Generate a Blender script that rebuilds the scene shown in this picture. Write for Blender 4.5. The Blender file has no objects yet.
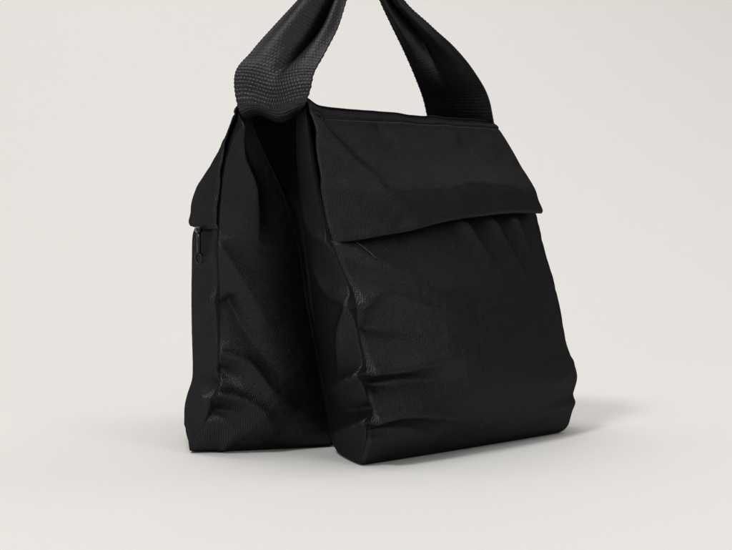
import bpy, math, random
import numpy as np
from mathutils import Vector, noise

random.seed(4); np.random.seed(4)
scene = bpy.context.scene
col = scene.collection
F, CX, HY, H = 1700.0, 366.0, 187.0, 0.262      # focal length (px), principal column, horizon row, camera height (m)

def at(px, py, Y):                              # a point Y metres in front of the camera
    return np.array([(px-CX)*Y/F, Y, H-(py-HY)*Y/F])

# ------------------------------------------------------------------ interpolation
def cinterp(x, xs, ys):
    """monotone-ish cubic (finite difference tangents)"""
    xs = np.asarray(xs, float); ys = np.asarray(ys, float)
    if ys.ndim == 1: ys = ys[:, None]; sq = True
    else: sq = False
    h = np.diff(xs)[:, None]; d = np.diff(ys, axis=0)/h
    m = np.zeros_like(ys); m[0] = d[0]; m[-1] = d[-1]
    for i in range(1, len(xs)-1):
        a, b = d[i-1], d[i]
        hm = 2*a*b/np.where(np.abs(a+b) < 1e-12, 1, a+b)
        m[i] = np.where(a*b > 0, hm, 0)
    x = np.clip(np.asarray(x, float), xs[0], xs[-1])
    k = np.clip(np.searchsorted(xs, x, side='right')-1, 0, len(xs)-2)
    hh = (xs[k+1]-xs[k]); t = ((x-xs[k])/hh)[..., None]; hh = hh[..., None]
    r = (2*t**3-3*t**2+1)*ys[k] + (t**3-2*t**2+t)*hh*m[k] + (-2*t**3+3*t**2)*ys[k+1] + (t**3-t**2)*hh*m[k+1]
    return r[..., 0] if sq else r

def sm(a, b, x):
    t = np.clip((x-a)/(b-a), 0, 1); return t*t*(3-2*t)

# ------------------------------------------------------------------ materials
def nodes_of(name):
    m = bpy.data.materials.new(name); m.use_nodes = True
    nt = m.node_tree; b = nt.nodes['Principled BSDF']
    return m, nt, b
def N(nt, t, **kw):
    n = nt.nodes.new(t)
    for k, v in kw.items(): setattr(n, k, v)
    return n
def mth(nt, op, a, b=None, c=None):
    n = N(nt, 'ShaderNodeMath', operation=op)
    for i, v in enumerate((a, b, c)):
        if v is None: continue
        if isinstance(v, (int, float)): n.inputs[i].default_value = v
        else: nt.links.new(v, n.inputs[i])
    return n.outputs[0]

def fabric(name, base, rough, weave=0.0021, bump=0.00022, sheen=0.25, spec=0.5):
    m, nt, b = nodes_of(name); L = nt.links.new
    uv = N(nt, 'ShaderNodeUVMap'); sp = N(nt, 'ShaderNodeSeparateXYZ'); L(uv.outputs[0], sp.inputs[0])
    # slight wander of the yarns
    nz = N(nt, 'ShaderNodeTexNoise'); nz.inputs['Scale'].default_value = 60; nz.inputs['Detail'].default_value = 0
    L(uv.outputs[0], nz.inputs['Vector'])
    wob = mth(nt, 'MULTIPLY', mth(nt, 'SUBTRACT', nz.outputs[0], .5), weave*.8)
    u = mth(nt, 'ADD', sp.outputs[0], wob); v = mth(nt, 'ADD', sp.outputs[1], wob)
    k = 2*math.pi/weave
    # basket weave: two yarn directions, alternately over and under, on a slight diagonal
    a = mth(nt, 'MULTIPLY', mth(nt, 'ADD', u, mth(nt, 'MULTIPLY', v, .55)), k)
    c = mth(nt, 'MULTIPLY', mth(nt, 'SUBTRACT', v, mth(nt, 'MULTIPLY', u, .35)), k)
    w = mth(nt, 'MULTIPLY', mth(nt, 'SINE', a), mth(nt, 'SINE', c))
    nf = N(nt, 'ShaderNodeTexNoise'); nf.inputs['Scale'].default_value = 900; nf.inputs['Detail'].default_value = 0
    L(uv.outputs[0], nf.inputs['Vector'])
    hgt = mth(nt, 'ADD', mth(nt, 'MULTIPLY', w, .5), mth(nt, 'MULTIPLY', nf.outputs[0], .9))
    # soft crumple that is too small for the mesh
    nc = N(nt, 'ShaderNodeTexNoise'); nc.inputs['Scale'].default_value = 34; nc.inputs['Detail'].default_value = 3
    nc.inputs['Distortion'].default_value = .8
    L(uv.outputs[0], nc.inputs['Vector'])
    b0 = N(nt, 'ShaderNodeBump'); b0.inputs['Distance'].default_value = .004; b0.inputs['Strength'].default_value = .28
    L(nc.outputs[0], b0.inputs['Height'])
    bp = N(nt, 'ShaderNodeBump'); bp.inputs['Distance'].default_value = bump; bp.inputs['Strength'].default_value = 1
    L(hgt, bp.inputs['Height']); L(b0.outputs[0], bp.inputs['Normal']); L(bp.outputs[0], b.inputs['Normal'])
    # yarn to yarn tone, faint lint
    nl = N(nt, 'ShaderNodeTexNoise'); nl.inputs['Scale'].default_value = 420; nl.inputs['Detail'].default_value = 0
    L(uv.outputs[0], nl.inputs['Vector'])
    mix = N(nt, 'ShaderNodeMix', data_type='RGBA')
    mix.inputs['A'].default_value = (*[x*.55 for x in base], 1); mix.inputs['B'].default_value = (*[x*2.5 for x in base], 1)
    L(mth(nt, 'ADD', mth(nt, 'MULTIPLY', nl.outputs[0], .6), mth(nt, 'MULTIPLY', w, .45)), mix.inputs['Factor']); L(mix.outputs['Result'], b.inputs['Base Color'])
    b.inputs['Roughness'].default_value = .8
    b.inputs['Specular IOR Level'].default_value = 0
    # yarns shine about the same at every angle (the weave shades itself at grazing angles)
    gl = N(nt, 'ShaderNodeBsdfGlossy'); gl.inputs['Roughness'].default_value = rough
    # the tops of the floats are calendered and shine, the gaps between them do not
    fac = mth(nt, 'ADD', mth(nt, 'MULTIPLY', w, .32), mth(nt, 'ADD', .42, mth(nt, 'MULTIPLY', nf.outputs[0], .3)))
    gm = N(nt, 'ShaderNodeMix', data_type='RGBA'); L(fac, gm.inputs['Factor'])
    gm.inputs['A'].default_value = (spec*.25, spec*.25, spec*.26, 1); gm.inputs['B'].default_value = (spec*2.0, spec*2.0, spec*2.05, 1)
    L(gm.outputs['Result'], gl.inputs['Color'])
    L(bp.outputs[0], gl.inputs['Normal'])
    ad = N(nt, 'ShaderNodeAddShader'); L(b.outputs[0], ad.inputs[0]); L(gl.outputs[0], ad.inputs[1])
    L(ad.outputs[0], nt.nodes['Material Output'].inputs['Surface'])
    b.inputs['Sheen Weight'].default_value = sheen; b.inputs['Sheen Roughness'].default_value = .4
    b.inputs['Sheen Tint'].default_value = (.7, .7, .75, 1)
    return m

def plain(name, base, rough, metal=0, bump=None):
    m, nt, b = nodes_of(name)
    tc = N(nt, 'ShaderNodeTexCoord'); nz = N(nt, 'ShaderNodeTexNoise'); nz.inputs['Scale'].default_value = bump or 300
    nt.links.new(tc.outputs['Object'], nz.inputs['Vector'])
    mix = N(nt, 'ShaderNodeMix', data_type='RGBA')
    mix.inputs['A'].default_value = (*[x*.85 for x in base], 1); mix.inputs['B'].default_value = (*[x*1.15 for x in base], 1)
    nt.links.new(nz.outputs[0], mix.inputs['Factor']); nt.links.new(mix.outputs['Result'], b.inputs['Base Color'])
    b.inputs['Roughness'].default_value = rough; b.inputs['Metallic'].default_value = metal
    return m

M_fab = fabric('black_nylon', (.0062, .0059, .0062), .33, sheen=.0, spec=.020, bump=.00030, weave=.0023)
M_web = fabric('black_webbing', (.0042, .0040, .0042), .40, weave=.0013, bump=.00012, sheen=.0, spec=.030)
M_tape = fabric('zipper_tape', (.009, .009, .0095), .6, weave=.0012, bump=.0001, sheen=0, spec=.012)
M_metal = plain('black_lacquered_metal', (.02, .02, .02), .28, .6)

# paper sweep
mp, nt, b = nodes_of('backdrop_paper')
tc = N(nt, 'ShaderNodeTexCoord')
n1 = N(nt, 'ShaderNodeTexNoise'); n1.inputs['Scale'].default_value = 1.3; n1.inputs['Detail'].default_value = 1
n2 = N(nt, 'ShaderNodeTexNoise'); n2.inputs['Scale'].default_value = 700; n2.inputs['Detail'].default_value = 3
for n in (n1, n2): nt.links.new(tc.outputs['Object'], n.inputs['Vector'])
mx = N(nt, 'ShaderNodeMix', data_type='RGBA')
mx.inputs['A'].default_value = (.80, .79, .76, 1); mx.inputs['B'].default_value = (.80, .776, .757, 1)
nt.links.new(n1.outputs[0], mx.inputs['Factor']); nt.links.new(mx.outputs['Result'], b.inputs['Base Color'])
bp = N(nt, 'ShaderNodeBump'); bp.inputs['Distance'].default_value = .0004; bp.inputs['Strength'].default_value = .3
nt.links.new(n2.outputs[0], bp.inputs['Height']); nt.links.new(bp.outputs[0], b.inputs['Normal'])
b.inputs['Roughness'].default_value = .75; b.inputs['Specular IOR Level'].default_value = .25

# ------------------------------------------------------------------ mesh helpers
def mesh_obj(name, V, Fc, mat, parent=None, uvs=None, smooth=True):
    me = bpy.data.meshes.new(name); me.from_pydata([tuple(map(float, v)) for v in V], [], Fc)
    me.validate()
    if uvs is not None:
        ul = me.uv_layers.new(name='UVMap')
        vi = np.empty(len(me.loops), np.int32); me.loops.foreach_get('vertex_index', vi)
        ul.data.foreach_set('uv', np.asarray(uvs, np.float32)[vi].ravel())
    if smooth: me.polygons.foreach_set('use_smooth', [True]*len(me.polygons))
    me.materials.append(mat)
    o = bpy.data.objects.new(name, me); col.objects.link(o)
    if parent: o.parent = parent; o.matrix_parent_inverse = ROOT_INV if parent is root else root_inv_of(parent)
    return o
def root_inv_of(p): return ROOT_INV

def fix_normals(o):
    import bmesh
    bm = bmesh.new(); bm.from_mesh(o.data); bmesh.ops.recalc_face_normals(bm, faces=bm.faces); bm.to_mesh(o.data); bm.free()

root = bpy.data.objects.new('sandbag', None); col.objects.link(root)
root['label'] = 'black nylon saddle sandbag with two filled pouches and webbing handle on white backdrop'
root['category'] = 'sandbag'
root.location = (.0, 1.74, 0)
from mathutils import Matrix
ROOT_INV = Matrix.Translation(-Vector(root.location))
IDENT = Matrix.Identity(4)
def root_inv_of(p): return IDENT                # parts already sit at the thing's frame: their children share it

# ------------------------------------------------------------------ value noise on arrays
def vnoise(P, seed=0):
    off = Vector((seed*13.7, seed*7.1, seed*3.3))
    return np.array([noise.noise(Vector(p)+off) for p in P])

# ------------------------------------------------------------------ pouch
class Pouch:
    def __init__(s, corners, bul, n=(88, 30, 40, 48), m=88):
        s.n, s.m = n, m
        ss = np.linspace(0, 1, m+1)
        s.S = ss
        C = []
        for c in corners:                                   # list of (s, point)
            C.append(cinterp(ss, [k[0] for k in c], np.array([k[1] for k in c])))
        B = [cinterp(ss, [k[0] for k in q], [k[1] for k in q]) for q in bul]
        cen = sum(C)/4
        rows = []; us = []
        s.side = []; s.tt = []
        for i in range(4):
            a, bb = C[i], C[(i+1) % 4]
            t = np.linspace(0, 1, n[i]+1)[:-1]
            d = bb-a; nrm = np.stack([d[:, 1], -d[:, 0], 0*d[:, 0]], 1)
            nrm /= np.linalg.norm(nrm, axis=1)[:, None]
            mid = (a+bb)/2-cen; sg = np.sign((nrm*mid).sum(1)); nrm *= sg[:, None]
            if i == 0: s.nrm0 = nrm
            prof = np.power(np.clip(4*t*(1-t), 0, 1), .8)
            P = a[:, None]+d[:, None]*t[None, :, None] + nrm[:, None]*(B[i][:, None]*prof[None])[:, :, None]
            rows.append(P); s.side += [i]*n[i]; s.tt += list(t)
        s.P = np.concatenate(rows, axis=1)                  # (m+1, ntot, 3)
        s.side = np.array(s.side); s.tt = np.array(s.tt)
        s.start = [0, n[0], n[0]+n[1], n[0]+n[1]+n[2]]
        s.nt = s.P.shape[1]
        ref = s.P[m//3]; seg = np.linalg.norm(np.roll(ref, -1, 0)-ref, axis=1)
        s.u = np.concatenate([[0], np.cumsum(seg)[:-1]])
    def normals(s, P=None):
        P = s.P if P is None else P
        du = np.roll(P, -1, 1)-np.roll(P, 1, 1); dv = np.gradient(P, axis=0)
        nn = np.cross(du, dv); nn /= np.linalg.norm(nn, axis=2)[..., None]+1e-12
        cen = P.mean(1, keepdims=True)
        if (nn*(P-cen)).sum() < 0: nn = -nn
        return nn
    def mesh(s, P, caps=5):
        m, nt_ = s.m, s.nt
        V = list(P.reshape(-1, 3)); Fc = []
        uv = [(s.u[j], .34*s.S[i]) for i in range(m+1) for j in range(nt_)]
        for i in range(m):
            for j in range(nt_):
                k = (j+1) % nt_
                Fc.append((i*nt_+j, i*nt_+k, (i+1)*nt_+k, (i+1)*nt_+j))
        for ring, fl in ((0, True), (m, False)):
            prev = [ring*nt_+j for j in range(nt_)]; cen = P[ring].mean(0)
            for q in range(1, caps+1):
                f = 1-q/(caps+1.)
                cur = []
                for j in range(nt_):
                    p = cen+(P[ring, j]-cen)*f; cur.append(len(V)); V.append(p); uv.append((p[0], p[1]))
                for j in range(nt_):
                    k = (j+1) % nt_
                    q4 = (prev[k], prev[j], cur[j], cur[k]) if fl else (prev[j], prev[k], cur[k], cur[j])
                    Fc.append(q4)
                prev = cur
            V.append(cen); uv.append((cen[0], cen[1])); c = len(V)-1
            for j in range(nt_):
                k = (j+1) % nt_
                Fc.append((prev[k], prev[j], c) if fl else (prev[j], prev[k], c))
        return V, Fc, uv

def curve(rows, top_s=1.0):
    """rows of (py, px, Y) from floor to top -> (s, point); s = height fraction; py None = on the floor"""
    pts = []
    for py, px, Y in rows:
        p = at(px, py, Y) if py is not None else np.array([(px-CX)*Y/F, Y, 0.0])
        pts.append(p)
    zt = pts[-1][2]
    return [(p[2]/zt, p) for p in pts]
def wcurve(rows):
    zt = rows[-1][2]
    return [(r[2]/zt, np.array(r, float)) for r in rows]

R_c0 = curve([(None, 361, 1.596), (455, 363, 1.591), (430, 369.5, 1.588), (400, 369, 1.586), (370, 366, 1.584), (345, 362, 1.584),
              (325, 359, 1.585), (300, 356, 1.587), (275, 345, 1.59), (250, 335, 1.593), (225, 326, 1.597), (180, 316, 1.604), (130, 309, 1.614), (106, 306, 1.62)])
R_c1 = curve([(None, 562, 1.811), (424, 570, 1.815), (410, 572, 1.82), (395, 573, 1.82), (377, 577, 1.825), (345, 566, 1.83), (310, 559, 1.835),
              (280, 552, 1.84), (250, 543, 1.845), (217, 536, 1.85), (195, 530, 1.85), (165, 517, 1.855), (140, 504, 1.858), (122, 493, 1.86)])
R_c3 = curve([(None, 337, 1.685), (435, 331, 1.69), (405, 331, 1.69), (375, 326, 1.69), (330, 317, 1.69), (290, 312, 1.685), (250, 307, 1.68),
              (200, 301, 1.67), (150, 297, 1.655), (112, 297, 1.645)])
R_c2 = wcurve([(.150, 1.885, 0), (.155, 1.90, .05), (.158, 1.90, .12), (.150, 1.90, .2), (.136, 1.885, .28), (.128, 1.872, .333)])
R_b = [[(0, .002), (.08, .014), (.3, .026), (.6, .016), (.85, .006), (1, .001)],
       [(0, .004), (.2, .02), (.5, .02), (.8, .01), (1, .001)],
       [(0, .002), (.2, .006), (.6, .006), (1, .0)],
       [(0, .004), (.12, .010), (.4, .010), (.7, .006), (1, .001)]]
L_c0 = curve([(None, 189, 1.674), (440, 191, 1.668), (425, 200, 1.662), (410, 210, 1.66), (390, 216, 1.66), (370, 217, 1.66), (300, 217, 1.66), (240, 216.5, 1.66),
              (200, 219, 1.66), (170, 222.5, 1.66), (140, 229, 1.66), (108, 239, 1.66)])
L_c3 = curve([(None, 332, 1.715), (430, 331, 1.71), (400, 326, 1.71), (350, 317, 1.708), (300, 307, 1.705), (250, 300, 1.70), (200, 287, 1.695), (150, 264, 1.685), (112, 247, 1.675)])
L_c1 = wcurve([(-.125, 1.975, 0), (-.13, 1.98, .1), (-.115, 1.98, .2), (-.03, 1.96, .28), (.055, 1.925, .333)])
L_c2 = wcurve([(-.005, 1.95, 0), (-.0, 1.955, .1), (.01, 1.955, .2), (.04, 1.93, .28), (.068, 1.905, .333)])
L_b = [[(0, .005), (.06, .036), (.13, .047), (.2, .044), (.5, .048), (.68, .053), (.77, .062), (.84, .055), (.91, .036), (1, .001)],
       [(0, .004), (.2, .02), (.6, .015), (1, .001)],
       [(0, .002), (.3, .008), (1, .0)],
       [(0, .004), (.12, .012), (.5, .012), (.75, .004), (1, .0)]]

# EDIT-BELOW
SIM = True
def smooth_cols(P, k):
    for _ in range(k): P = .5*P+.25*(np.roll(P, 1, 0)+np.roll(P, -1, 0))
    return P

# creases: strokes on a side in (t, s): points, half width (m), height (m, + ridge / - valley), sharpness side
def stroke_field(pouch, side, strokes):
    """height over the grid of one side; distances in metres on the flat pattern"""
    j0 = pouch.start[side]; n = pouch.n[side]
    Wd = np.linalg.norm(pouch.P[:, (j0+n) % pouch.nt]-pouch.P[:, j0], axis=1)       # width at each row
    t = pouch.tt[j0:j0+n]; X = (t[None, :]-.5)*Wd[:, None]; Z = np.repeat((pouch.S*.337)[:, None], n, 1)
    out = np.zeros_like(X)
    Wi = lambda s_: np.interp(s_, pouch.S, Wd)
    for pts, hw, amp, asym in strokes:
        q = np.array([((tt-.5)*Wi(s_), s_*.337) for tt, s_ in pts])
        # smooth the polyline
        tt = np.linspace(0, len(q)-1, 40); q = cinterp(tt, np.arange(len(q)), q)
        best = np.full(X.shape, 1e9); sgn = np.zeros_like(X); par = np.zeros_like(X)
        for a in range(len(q)-1):
            d = q[a+1]-q[a]; L2 = (d**2).sum()+1e-12
            h = np.clip(((X-q[a, 0])*d[0]+(Z-q[a, 1])*d[1])/L2, 0, 1)
            dx = X-q[a, 0]-h*d[0]; dz = Z-q[a, 1]-h*d[1]; dd = np.hypot(dx, dz)
            mk = dd < best; best = np.where(mk, dd, best)
            sgn = np.where(mk, np.sign(d[0]*dz-d[1]*dx), sgn); par = np.where(mk, (a+h)/(len(q)-1), par)
        if hw > 0:                                          # a pinch fold: sharp at its root in the seam, wide and faint at the tip
            w = hw*np.where(sgn > 0, 1+asym, 1-asym)*(.55+.85*par)
            env = sm(-.04, .05, par)*(1-par)**.7
        else:                                               # a fold that runs the whole way
            w = -hw*np.where(sgn > 0, 1+asym, 1-asym)
            env = np.minimum(1, 1.6*np.sin(np.pi*np.clip(par*.86+.10, 0, 1)))
        x = best/w
        out += 1.3*amp*env*np.exp(-np.power(x+.05, 1.15))
    return out

def build_pouch(corners, bul, strokes, seed, flap_s, label_kw=None):
    p = Pouch(corners, bul)
    nn = p.normals()
    disp = np.zeros(p.P.shape[:2])
    for side, st in strokes.items():
        j0 = p.start[side]; disp[:, j0:j0+p.n[side]] += 1.3*stroke_field(p, side, st)
    # inside the flap area keep the cloth lower so the flap lies over it
    j0 = p.start[0]; t = p.tt[:p.n[0]]
    fs = np.interp(t, flap_s[0], flap_s[1])
    under = sm(-.03, .03, p.S[:, None]-fs[None, :])
    edge = np.minimum(sm(0, .03, t), 1)[None, :]*np.ones_like(under)
    disp[:, :p.n[0]] = disp[:, :p.n[0]]*(1-under) - .004*under*edge
    taper = sm(0, .02, p.S)[:, None]
    P = p.P+nn*(disp*taper)[..., None]
    P[..., 2] = np.maximum(P[..., 2], .0006)
    V, Fc, uv = p.mesh(P)
    o = mesh_obj('pouch', V, Fc, M_fab, root, uv); fix_normals(o)
    nring = (p.m+1)*p.nt
    if SIM:
        W = np.zeros(len(V))
        side_t = np.minimum(p.tt, 1-p.tt)                       # distance from a seam
        g = np.zeros((p.m+1, p.nt))
        g[:] = .34
        g = np.maximum(g, .9*(1-sm(0, .012, side_t))[None, :])
        g = np.maximum(g, (1-sm(0, .03, p.S))[:, None])
        g = np.maximum(g, sm(.93, .98, p.S)[:, None])
        g[:, :p.n[0]] = np.maximum(g[:, :p.n[0]], under*.95)
        W[:nring] = g.ravel(); W[nring:] = 1
        vg = o.vertex_groups.new(name='pin')
        Wq = np.round(W, 2)
        for val in np.unique(Wq):
            if val > 0: vg.add([int(i) for i in np.nonzero(Wq == val)[0]], float(val), 'REPLACE')
        md = o.modifiers.new('cloth', 'CLOTH'); st = md.settings
        st.quality = 6; st.mass = .25; st.air_damping = 4
        st.tension_stiffness = 25; st.compression_stiffness = 25; st.shear_stiffness = 8; st.bending_stiffness = .25
        st.tension_damping = 15; st.compression_damping = 15; st.shear_damping = 10; st.bending_damping = .5
        st.vertex_group_mass = 'pin'; st.pin_stiffness = 1.0
        st.shrink_min = -.007; st.shrink_max = -.007
        st.use_pressure = True; st.uniform_pressure_force = .25
        st.effector_weights.gravity = .3
        md.collision_settings.use_collision = False
        md.point_cache.frame_start = 1; md.point_cache.frame_end = 60
    return p, o, P, under

# side 0 = outer panel, 3 = near end gusset (t from inner to outer seam)
R_st = {0: [([(.0, .262), (.08, .258), (.22, .275), (.44, .295)], .010, .012, .3),
            ([(.0, .225), (.10, .235), (.24, .225), (.36, .235)], .012, -.009, .0),
            ([(.0, .125), (.10, .140), (.26, .125), (.46, .085)], .009, .012, .3),
            ([(.0, .10), (.12, .095), (.28, .06)], .008, -.006, 0),
            ([(.0, .44), (.10, .475), (.26, .43), (.46, .40)], .012, .008, .2),
            ([(.0, .39), (.15, .37), (.3, .35)], .014, -.006, 0),
            ([(.0, .62), (.12, .56), (.28, .49), (.44, .46)], .010, .006, .2),
            ([(.56, .71), (.60, .62), (.68, .48)], .009, .0045, -.2),
            ([(.71, .71), (.75, .62), (.82, .44)], .009, .0045, -.2),
            ([(.85, .71), (.88, .6), (.94, .42)], .008, .0045, -.2),
            ([(1., .235), (.90, .19), (.78, .16)], .012, .002, .2),
            ([(1., .10), (.85, .09), (.6, .04)], .012, .004, .3)],
        3: [([(1., .265), (.6, .22), (.0, .17)], .009, .011, .3),
            ([(1., .16), (.6, .14), (.1, .12)], .010, -.008, .0),
            ([(1., .13), (.5, .08), (.1, .05)], .008, .007, .0),
            ([(1., .46), (.7, .48), (.35, .58)], .010, .008, .3),
            ([(1., .45), (.75, .36), (.6, .24)], .009, .007, .2),
            ([(1., .62), (.6, .66), (.3, .78)], .009, .004, .2)]}
L_st = {0: [([(.0, .155), (.1, .17), (.22, .14)], .008, .009, .2),
            ([(.0, .45), (.12, .40), (.25, .42)], .012, .004, .2),
            ([(.0, .58), (.10, .55), (.2, .5)], .010, .003, .2),
            ([(.0, .08), (.1, .09), (.2, .06)], .008, -.004, .2),
            ([(.0, .20), (.1, .22), (.25, .2)], .010, -.005, 0)],
        3: [([(1., .185), (.86, .175), (.66, .14), (.40, .05)], .011, .013, .4),
            ([(1., .13), (.84, .12), (.66, .07)], .011, -.009, .0),
            ([(.80, .0), (.74, .06), (.66, .12)], .007, .006, .3),
            ([(1., .30), (.74, .27), (.50, .17), (.30, .12)], .012, .006, .3),
            ([(1., .255), (.90, .235), (.80, .23)], .006, -.006, .0),
            ([(.92, .46), (.68, .33), (.42, .21)], .020, -.008, .3),
            ([(1., .62), (.75, .50), (.5, .36)], .016, .005, .3),
            ([(1, .97), (.72, .88), (.50, .76), (.54, .60)], .011, .012, .5)]}
flapR = ([0, .05, .25, .45, .62, .8, 1], [.615, .62, .645, .675, .69, .70, .70])
flapL = ([0, 1], [.652, .68])
pR, oR, PR, uR = build_pouch([R_c0, R_c1, R_c2, R_c3], R_b, R_st, 1, flapR)
pL, oL, PL, uL = build_pouch([L_c0, L_c1, L_c2, L_c3], L_b, L_st, 2, flapL)

if SIM:
    import time; t0 = time.time()
    scene.frame_start = 1; scene.frame_end = 60
    NF = 14
    for f in range(1, NF+1): scene.frame_set(f)
    dg = bpy.context.evaluated_depsgraph_get()
    for o in (oR, oL):
        ev = o.evaluated_get(dg); me = ev.to_mesh()
        co = np.empty(len(me.vertices)*3, np.float32); me.vertices.foreach_get('co', co); ev.to_mesh_clear()
        o.modifiers.clear(); o.vertex_groups.clear()
        c = co.reshape(-1, 3); c[:, 2] = np.maximum(c[:, 2], .0004)
        o.data.vertices.foreach_set('co', c.ravel()); o.data.update()
    scene.frame_set(1)
    print('cloth settled in %.1fs' % (time.time()-t0))

def get_grid(o, p):
    co = np.empty(len(o.data.vertices)*3, np.float32); o.data.vertices.foreach_get('co', co)
    return co.reshape(-1, 3)[:(p.m+1)*p.nt].reshape(p.m+1, p.nt, 3).astype(float)
def set_grid(o, p, G):
    co = np.empty(len(o.data.vertices)*3, np.float32); o.data.vertices.foreach_get('co', co); co = co.reshape(-1, 3)
    co[:(p.m+1)*p.nt] = G.reshape(-1, 3); o.data.vertices.foreach_set('co', co.ravel()); o.data.update()
def seam_groove(o, p):
    G = get_grid(o, p); nn = p.normals(G)
    d = np.zeros(p.nt)
    for c in range(4):
        j = p.start[c]
        d[j] -= .0022; d[(j+1) % p.nt] += .0012; d[j-1] += .0004
    env = (sm(0, .03, p.S)*(1-sm(.96, 1, p.S)))
    G = G+nn*(d[None, :]*env[:, None])[..., None]
    G[..., 2] = np.maximum(G[..., 2], .0004)
    set_grid(o, p, G); return G
GR = seam_groove(oR, pR); GL = seam_groove(oL, pL)
for o in (oR, oL):
    sd = o.modifiers.new('subsurf', 'SUBSURF'); sd.levels = 1; sd.render_levels = 1

M_thr = plain('grey_thread', (.035, .036, .042), .6)
def tube(path, r, seg=8, closed=False):
    P = np.array(path, float); n = len(P); V = []; Fc = []
    up = np.array([.3, .2, .93])
    for i in range(n):
        a = P[(i+1) % n] if (closed or i < n-1) else P[i]; b_ = P[i-1] if (closed or i > 0) else P[i]
        T = a-b_; T /= np.linalg.norm(T)+1e-12
        s1 = np.cross(T, up); s1 /= np.linalg.norm(s1)+1e-12; s2 = np.cross(T, s1)
        for k in range(seg):
            an = 2*math.pi*k/seg; V.append(P[i]+r*(math.cos(an)*s1+math.sin(an)*s2))
    for i in range(n if closed else n-1):
        for k in range(seg):
            i2 = (i+1) % n; Fc.append((i*seg+k, i*seg+(k+1) % seg, i2*seg+(k+1) % seg, i2*seg+k))
    if not closed:
        Fc.append(tuple(range(seg))[::-1]); Fc.append(tuple((n-1)*seg+k for k in range(seg)))
    return V, Fc
def merge(parts):
    V, Fc = [], []
    for v, f in parts:
        o = len(V); V += list(v); Fc += [tuple(i+o for i in q) for q in f]
    return V, Fc
# ------------------------------------------------------------------ flaps (hood over the zip)
def grid_mesh(name, G, mat, parent, uv, thick=None, offset=-1):
    a, b_ = G.shape[:2]
    V = list(G.reshape(-1, 3)); Fc = [(i*b_+j, i*b_+j+1, (i+1)*b_+j+1, (i+1)*b_+j) for i in range(a-1) for j in range(b_-1)]
    o = mesh_obj(name, V, Fc, mat, parent, uv.reshape(-1, 2))
    if thick:
        s_ = o.modifiers.new('solid', 'SOLIDIFY'); s_.thickness = thick; s_.offset = offset
    return o

def flap(p, flap_s, strokes, seed, lift0=.0010, lift1=.009, label=None):
    n = p.n[0]; cols = n+1; rows = 90
    base = p.P; nnb = p.normals()
    t = np.linspace(0, 1, cols)
    fs = cinterp(t, flap_s[0], flap_s[1])-.012*0
    H_ = stroke_field(p, 0, strokes)
    H_ = np.concatenate([H_, H_[:, -1:]], 1)
    G = np.zeros((rows, cols, 3)); UV = np.zeros((rows, cols, 2))
    nr = p.nrm0
    for j in range(cols):
        s_ = 1-(1-fs[j])*np.linspace(0, 1, rows)
        ii = s_*p.m; k = np.clip(ii.astype(int), 0, p.m-1); f = (ii-k)[:, None]
        q = base[k, j % p.nt]*(1-f)+base[k+1, j % p.nt]*f
        nrm = nr[k]*(1-f)+nr[k+1]*f
        hh = H_[k, j]*(1-f[:, 0])+H_[k+1, j]*f[:, 0]
        v = np.linspace(0, 1, rows)
        e = min(1, t[j]/.30)
        lf = lift0*(.3+.7*min(1, t[j]/.04))+(lift1-lift0)*v**2.2*(.02+.98*e)*(1+.10*t[j])+.0010*(1-sm(.06, .085, v))
        G[:, j] = q+nrm*(lf+hh*np.minimum(1, (v/.08)))[:, None]
        UV[:, j, 0] = t[j]*.33; UV[:, j, 1] = s_*.34
    G[..., 2] += np.array([noise.noise(Vector((x*28, seed*3.1, 0)))*.0022+noise.noise(Vector((x*75, seed*3.1, 4)))*.0008 for x in G[0, :, 0]])[None, :]*(1-np.linspace(0, 1, rows)[:, None])
    G[..., 2] += (.007 if seed == 1 else .003)*np.exp(-(t/.04)**2)[None, :]*(1-np.linspace(0, 1, rows)[:, None])**3
    P3 = G.reshape(-1, 3)
    w = np.array([noise.noise(Vector((x[0]*26, x[1]*26, x[2]*40+seed*5))) for x in P3]).reshape(rows, cols)
    w2 = np.array([noise.noise(Vector((x[0]*70, x[1]*70, x[2]*95+seed*9))) for x in P3]).reshape(rows, cols)
    nr_mid = p.nrm0[int(p.m*.8)]
    G += nr_mid*((w*.0030+w2*.0008)*np.linspace(0, 1, rows)[:, None]**.5)[..., None]
    vv = np.linspace(0, 1, rows)[:, None]
    roll = np.clip(1-vv/.055, 0, 1)**2*np.ones((1, cols))
    G -= nr_mid*(.0045*roll)[..., None]; G[..., 2] -= .0004*roll
    hem = np.clip((vv-.95)/.05, 0, 1)**2; G -= nr_mid*(.0030*hem)[..., None]
    # stitched hem lines: near the crest and above the lower edge
    v = np.linspace(0, 1, rows)[:, None]
    for c0, wd, dp in ((.085, .012, .0013),):
        G -= nr_mid*(dp*np.exp(-((v-c0)/wd)**2)*np.ones((1, cols)))[..., None]
    o = grid_mesh('flap', G, M_fab, root, UV, .0016, 1 if label else 1)
    if label: o['label'] = label
    
    return o, G
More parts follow.
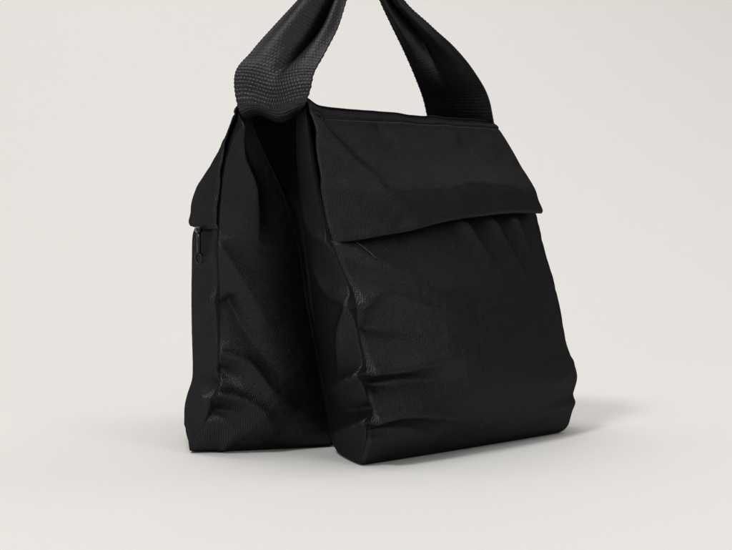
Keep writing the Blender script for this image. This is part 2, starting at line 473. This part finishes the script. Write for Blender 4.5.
# strokes for the right flap
fst = [([(.0, .80), (.25, .79), (.6, .80), (1., .79)], -.040, .010, 0),
       ([(.0, .93), (.10, .86), (.24, .765), (.40, .77), (.62, .79), (.97, .775)], -.014, .0075, 0),
       ([(.05, .97), (.14, .90), (.24, .83), (.36, .83)], .012, -.008, 0),
       ([(.36, .92), (.5, .86), (.62, .84)], .016, .003, 0),
       ([(.7, .93), (.8, .86), (.93, .82)], .012, -.003, 0),
       ([(.30, .95), (.42, .88), (.50, .82)], .012, -.004, 0),
       ([(.02, .95), (.08, .90), (.12, .84)], .010, .005, 0)]
oFR, GFR = flap(pR, flapR, fst, 1)
oFL, GFL = flap(pL, flapL, [([(0, .9), (.1, .8), (.3, .78)], .014, .003, 0)], 2, lift1=.006)

def stitching(G, row, parent):
    P = G[row]; seg = np.linalg.norm(np.diff(P, axis=0), axis=1); L = np.concatenate([[0], np.cumsum(seg)])
    parts = []; x = .004
    nrm = np.cross(G[row+1]-G[row], np.gradient(P, axis=0)); nrm /= np.linalg.norm(nrm, axis=1)[:, None]
    if (nrm[len(P)//2]*np.array([.7, -.7, .3])).sum() < 0: nrm = -nrm
    while x < L[-1]-.006:
        pts = []
        for q in (0, .33, .66, 1):
            y = x+.0032*q; c = np.array([np.interp(y, L, P[:, k]) for k in range(3)]); nn = np.array([np.interp(y, L, nrm[:, k]) for k in range(3)])
            pts.append(c+nn*(.0016+.0005*math.sin(q*math.pi)))
        parts.append(tube(pts, .00032, 5)); x += .0046
    V, Fc = merge(parts); mesh_obj('stitching', V, Fc, M_thr, parent, [(0, 0)]*len(V))

# ------------------------------------------------------------------ saddle joining the pouches
def saddle():
    a = 120; w = 50
    A = GFR[0]; Bb = GFL[0]
    ia = np.linspace(0, len(A)-1, a); 
    def samp(Q, x): k = np.clip(x.astype(int), 0, len(Q)-2); f = (x-k)[:, None]; return Q[k]*(1-f)+Q[k+1]*f
    E0 = samp(A, ia); E1 = samp(Bb, np.linspace(0, len(Bb)-1, a))
    t = np.linspace(0, 1, w)
    G = E0[:, None]*(1-t)[None, :, None]+E1[:, None]*t[None, :, None]
    x = np.linspace(0, 1, a)[:, None]
    crown = .002*np.sin(np.pi*t)[None, :]**.5*np.ones((a, 1)) - .010*np.sin(np.pi*x)*np.sin(np.pi*t)[None, :]
    G[..., 2] += crown
    w_ = np.array([noise.noise(Vector((q[0]*40, q[1]*40, 3))) for q in G.reshape(-1, 3)]).reshape(a, w)
    G[..., 2] += w_*.0022*np.sin(np.pi*t)[None, :]
    UV = np.stack(np.meshgrid(t*.075, np.linspace(0, .28, a)), 2)
    o = grid_mesh('saddle', G, M_fab, root, UV, .0015, -1)
    return o, G
oS, GS = saddle()

# ------------------------------------------------------------------ webbing handle
K = [((250, 106, 1.700), (296, 106, 1.675), 0), ((246, 116, 1.680), (299, 114, 1.652), 0), ((244.5, 117, 1.655), (300, 114, 1.628), 0), ((240, 108, 1.642), (305.5, 105, 1.612), 0), ((237, 94, 1.645), (309.5, 94, 1.612), 0), ((237.5, 74, 1.65), (313.5, 76, 1.62), .001),
     ((253, 52, 1.66), (324, 55, 1.632), .007), ((277, 25, 1.675), (338, 28, 1.65), .014), ((300, 0, 1.69), (347, 0, 1.668), .013),
     ((320, -24, 1.712), (354, -17, 1.692), .010), ((340, -42, 1.732), (361, -26, 1.718), .007), ((364, -48, 1.748), (366, -29, 1.745), .006),
     ((388, -28, 1.768), (373, -17, 1.765), .005), ((403, 0, 1.785), (380, 0, 1.778), .005), ((430, 25, 1.80), (391, 23, 1.80), .007),
     ((455, 48, 1.82), (404, 50, 1.83), .004), ((475, 73, 1.84), (416, 78, 1.855), .001), ((488.5, 98, 1.855), (424, 100, 1.88), 0), ((494, 124, 1.862), (428.5, 120, 1.895), 0)]
def handle():
    E0 = np.array([at(*k[0]) for k in K]); E1 = np.array([at(*k[1]) for k in K]); D = np.array([k[2] for k in K])
    cen = (E0+E1)/2; L = np.concatenate([[0], np.cumsum(np.linalg.norm(np.diff(cen, axis=0), axis=1))])
    nl, nw = 860, 132
    x = np.linspace(0, L[-1], nl)
    def cr(xs, ys):                                         # Catmull-Rom on uneven knots
        ys = ys if ys.ndim > 1 else ys[:, None]
        m = np.gradient(ys, xs, axis=0); k = np.clip(np.searchsorted(xs, x, side='right')-1, 0, len(xs)-2)
        h = xs[k+1]-xs[k]; t = ((x-xs[k])/h)[:, None]; h = h[:, None]
        return (2*t**3-3*t**2+1)*ys[k]+(t**3-2*t**2+t)*h*m[k]+(-2*t**3+3*t**2)*ys[k+1]+(t**3-t**2)*h*m[k+1]
    e0, e1, d = cr(L, E0), cr(L, E1), cr(L, D)
    c = (e0+e1)/2; T = np.gradient(c, axis=0); T /= np.linalg.norm(T, axis=1)[:, None]
    Wv = e1-e0; wl = np.linalg.norm(Wv, axis=1)[:, None]; Nn = np.cross(T, Wv/wl); Nn /= np.linalg.norm(Nn, axis=1)[:, None]
    # Nn must point to the viewer on the near strand
    if Nn[100, 1] > 0: Nn = -Nn
    t = np.linspace(0, 1, nw); x = x-.06
    # groove a bit right of the centre near the base, runs to the outer side above
    g0 = (.50+.10*sm(.03, .11, x))[:, None]
    vv = 1-np.abs(t[None, :]-g0)/np.where(t[None, :] < g0, g0, 1-g0)
    fold = -d*.55*np.power(np.clip(vv, 0, 1), 1.3)-d*1.5*np.exp(-((t[None, :]-g0)/.085)**2)+d*.5*np.exp(-((vv-.4)/.25)**2)
    G = e0[:, None]*(1-t)[None, :, None]+e1[:, None]*t[None, :, None]+Nn[:, None]*fold[..., None]
    # gentle wave across the stitched base
    base = 1-sm(.02, .065, x)[:, None]
    G[..., 2] += base*.0032*np.sin(t*2*np.pi*1.15+.6)[None, :]
    G += Nn[:, None]*(.0025*base*np.sin(t*2*np.pi*1.2+2.2)[None, :])[..., None]
    # the weave itself: rows of little floats
    nx = x[:, None]; row = .0038; cw = .0027; W0 = .068
    ph = (nx/row); rid = np.floor(ph)
    u = t[None, :]*W0/cw + .5*(rid % 2)
    # near strand base shows bold weft ridges, elsewhere finer pearls
    bold = np.exp(-((nx-.022)/.026)**2)
    rr = np.abs(np.sin(np.pi*ph))**.7
    pearl = np.abs(np.sin(np.pi*u))**.8
    hgt = (.00050+.00055*bold)*rr*(.45+.55*pearl)
    hgt *= (1-.45*sm(.20, .30, nx)); hgt[:, 0] *= .3; hgt[:, -1] *= .3
    G += Nn[:, None]*hgt[..., None]
    # serrated selvedge
    side = (Wv/wl)[:, None]
    G[:, :2] -= side*(.0004*np.abs(np.sin(np.pi*x/row)))[:, None, None]
    G[:, -2:] += side*(.0004*np.abs(np.sin(np.pi*x/row)))[:, None, None]
    UV = np.stack([np.repeat((t*W0)[None, :], nl, 0), np.repeat(x[:, None], nw, 1)], 2)
    return grid_mesh('handle', G, M_web, root, UV, .0024, 0), G
oH, GH = handle()

# ------------------------------------------------------------------ zips and puller
def zipper(p, G, flap_s, t_pull, down=.03):
    t = p.tt[:p.n[0]]; fs = np.interp(t, *flap_s)+.012
    nn = p.normals(G); n = p.n[0]
    js = np.arange(2, n-2); rows = []
    for off in (-.0, .014, .028, .042):
        k = np.clip(((fs+off)*p.m).astype(int), 0, p.m)
        rows.append([G[k[j], j]+nn[k[j], j]*.0025 for j in js])
    Gz = np.array(rows); UV = np.stack(np.meshgrid(js*.003, np.arange(4)*.006), 2)
    z = grid_mesh('zipper', Gz, M_tape, root, UV, .001, 1)
    teeth = []
    for j in js[::1]:
        k = int((fs[j]+.012)*p.m); c = G[k, j]+nn[k, j]*.0042; a = G[k, j+1]-G[k, j]
        a = a/np.linalg.norm(a); teeth.append(tube([c-a*.0008, c+a*.0008], .0016, 6))
    V, Fc = merge(teeth); mesh_obj('zipper_teeth', V, Fc, M_metal, z, [(0, 0)]*len(V))
    if t_pull is None: return
    # puller hanging below the slider
    j = int(t_pull*n); k = int((fs[j]-.02)*p.m); c = G[k, j]; nm = nn[k, j]; a = G[k, j+1]-G[k, j]; a /= np.linalg.norm(a)
    a[2] = 0; dn = np.array([0, 0, -1.]); o_ = c+nm*.006
    stem = tube([o_+dn*.000, o_+dn*.010, o_+dn*.021], .0021, 8)
    cyc = []
    for q in range(28):
        an = 2*math.pi*q/28; cyc.append(o_+dn*(.0250+.0050*math.cos(an))+(nm*.0029+a*.0012)*math.sin(an)+nm*.0)
    ring = tube(cyc, .0011, 8, True)
    sl = tube([o_-dn*.003+a*-.003, o_-dn*.003+a*.004], .0032, 8)
    V, Fc = merge([stem, ring, sl]); mesh_obj('zipper_pull', V, Fc, M_metal, z, [(0, 0)]*len(V))
stitching(GFR, 9, oFR)
stitching(GFL, 9, oFL)
zipper(pL, GL, flapL, .075)
zipper(pR, GR, flapR, None)
def loose_thread():
    nn = pR.normals(GR); pts = []
    for q in np.linspace(0, 1, 9):
        j = int((.075+.032*q)*pR.n[0]); f = (.075+.032*q)*pR.n[0]-j; k = int((.620-.055*q)*pR.m); fk = (.620-.055*q)*pR.m-k
        g = lambda A: (A[k, j]*(1-f)+A[k, j+1]*f)*(1-fk)+(A[k+1, j]*(1-f)+A[k+1, j+1]*f)*fk
        pts.append(g(GR)+g(nn)*(.0009+.0003*math.sin(q*3.1)))
    V, Fc = tube(pts, .00035, 6); o = mesh_obj('loose_thread', V, Fc, M_thr, root, [(0, 0)]*len(V)); o['label'] = 'short grey thread hanging below the flap'
loose_thread()

# ------------------------------------------------------------------ paper sweep
def sweep():
    prof = [(-3.0, 0), (2.6, 0)]
    r = 2.4
    for k in range(1, 33):
        a = math.pi/2*k/32; prof.append((2.6+r*math.sin(a), r-r*math.cos(a)))
    prof.append((5.0, 5.0))
    V, Fc = [], []
    xs = np.linspace(-3.4, 2.1, 19)
    for y, z in prof:
        for x in xs: V.append((x, y, z))
    w = len(xs)
    for i in range(len(prof)-1):
        for j in range(w-1): Fc.append((i*w+j, i*w+j+1, (i+1)*w+j+1, (i+1)*w+j))
    o = mesh_obj('backdrop', V, Fc, mp); o['kind'] = 'structure'
    return o
sweep()

# ------------------------------------------------------------------ light
def area(name, loc, target, size, power, colr, size_y=None):
    l = bpy.data.lights.new(name, 'AREA'); l.energy = power; l.color = colr; l.size = size
    if size_y: l.shape = 'RECTANGLE'; l.size_y = size_y
    o = bpy.data.objects.new(name, l); col.objects.link(o); o.location = loc
    o.rotation_euler = (Vector(target)-Vector(loc)).to_track_quat('-Z', 'Y').to_euler()
    return o
area('key_softbox', (-1.35, .1, 3.1), (0, 1.8, .1), .6, 46, (1, .995, .975))
area('added_wall_fill', (-1.0, 2.7, 4.2), (.0, 4.6, .9), 2.4, 66, (1, .95, .92))  # added lamp, lifts the backdrop to the tone of the floor
area('added_gusset_fill', (1.2, .3, .85), (-.1, 1.68, .15), .5, 5.5, (1, .995, .99))  # added lamp to brighten the end gusset of the left pouch
area('added_flap_fill', (1.60, 2.75, 1.85), (.07, 1.72, .3), 1.5, 8.5, (1, .99, .98))  # added lamp in the flap's mirror direction, gives the flap its highlight
area('top_softbox', (.3, 1.3, 3.4), (.1, 1.75, 0), 1.6, 9, (1, .99, .98))
# added directional fill: brighter from left, front and above, dim from the right
w = bpy.data.worlds.new('World'); scene.world = w; w.use_nodes = True
nt = w.node_tree; bg = nt.nodes['Background']; bg.inputs[0].default_value = (.97, .985, 1, 1)
tc = N(nt, 'ShaderNodeTexCoord'); sp = N(nt, 'ShaderNodeSeparateXYZ'); nt.links.new(tc.outputs['Generated'], sp.inputs[0])
v = mth(nt, 'ADD', mth(nt, 'MULTIPLY', sp.outputs[0], -.18), mth(nt, 'ADD', mth(nt, 'MULTIPLY', sp.outputs[2], .12), mth(nt, 'MULTIPLY', sp.outputs[1], -.12)))
nt.links.new(mth(nt, 'MAXIMUM', mth(nt, 'ADD', v, .19), .02), bg.inputs[1])

# ------------------------------------------------------------------ camera
cam = bpy.data.cameras.new('Camera'); co = bpy.data.objects.new('Camera', cam); col.objects.link(co)
co.location = (0, 0, H); co.rotation_euler = (math.radians(90), 0, 0)
cam.sensor_width = 36; cam.lens = 36*F/732; cam.shift_y = -(275-HY)/732
cam.clip_start = .05; cam.clip_end = 100
cam.dof.use_dof = True; cam.dof.focus_distance = 1.68; cam.dof.aperture_fstop = 16
scene.camera = co
scene.view_settings.view_transform = 'Standard'; scene.view_settings.look = 'None'
scene.view_settings.exposure = 0; scene.view_settings.gamma = 1
scene.render.engine = 'CYCLES'
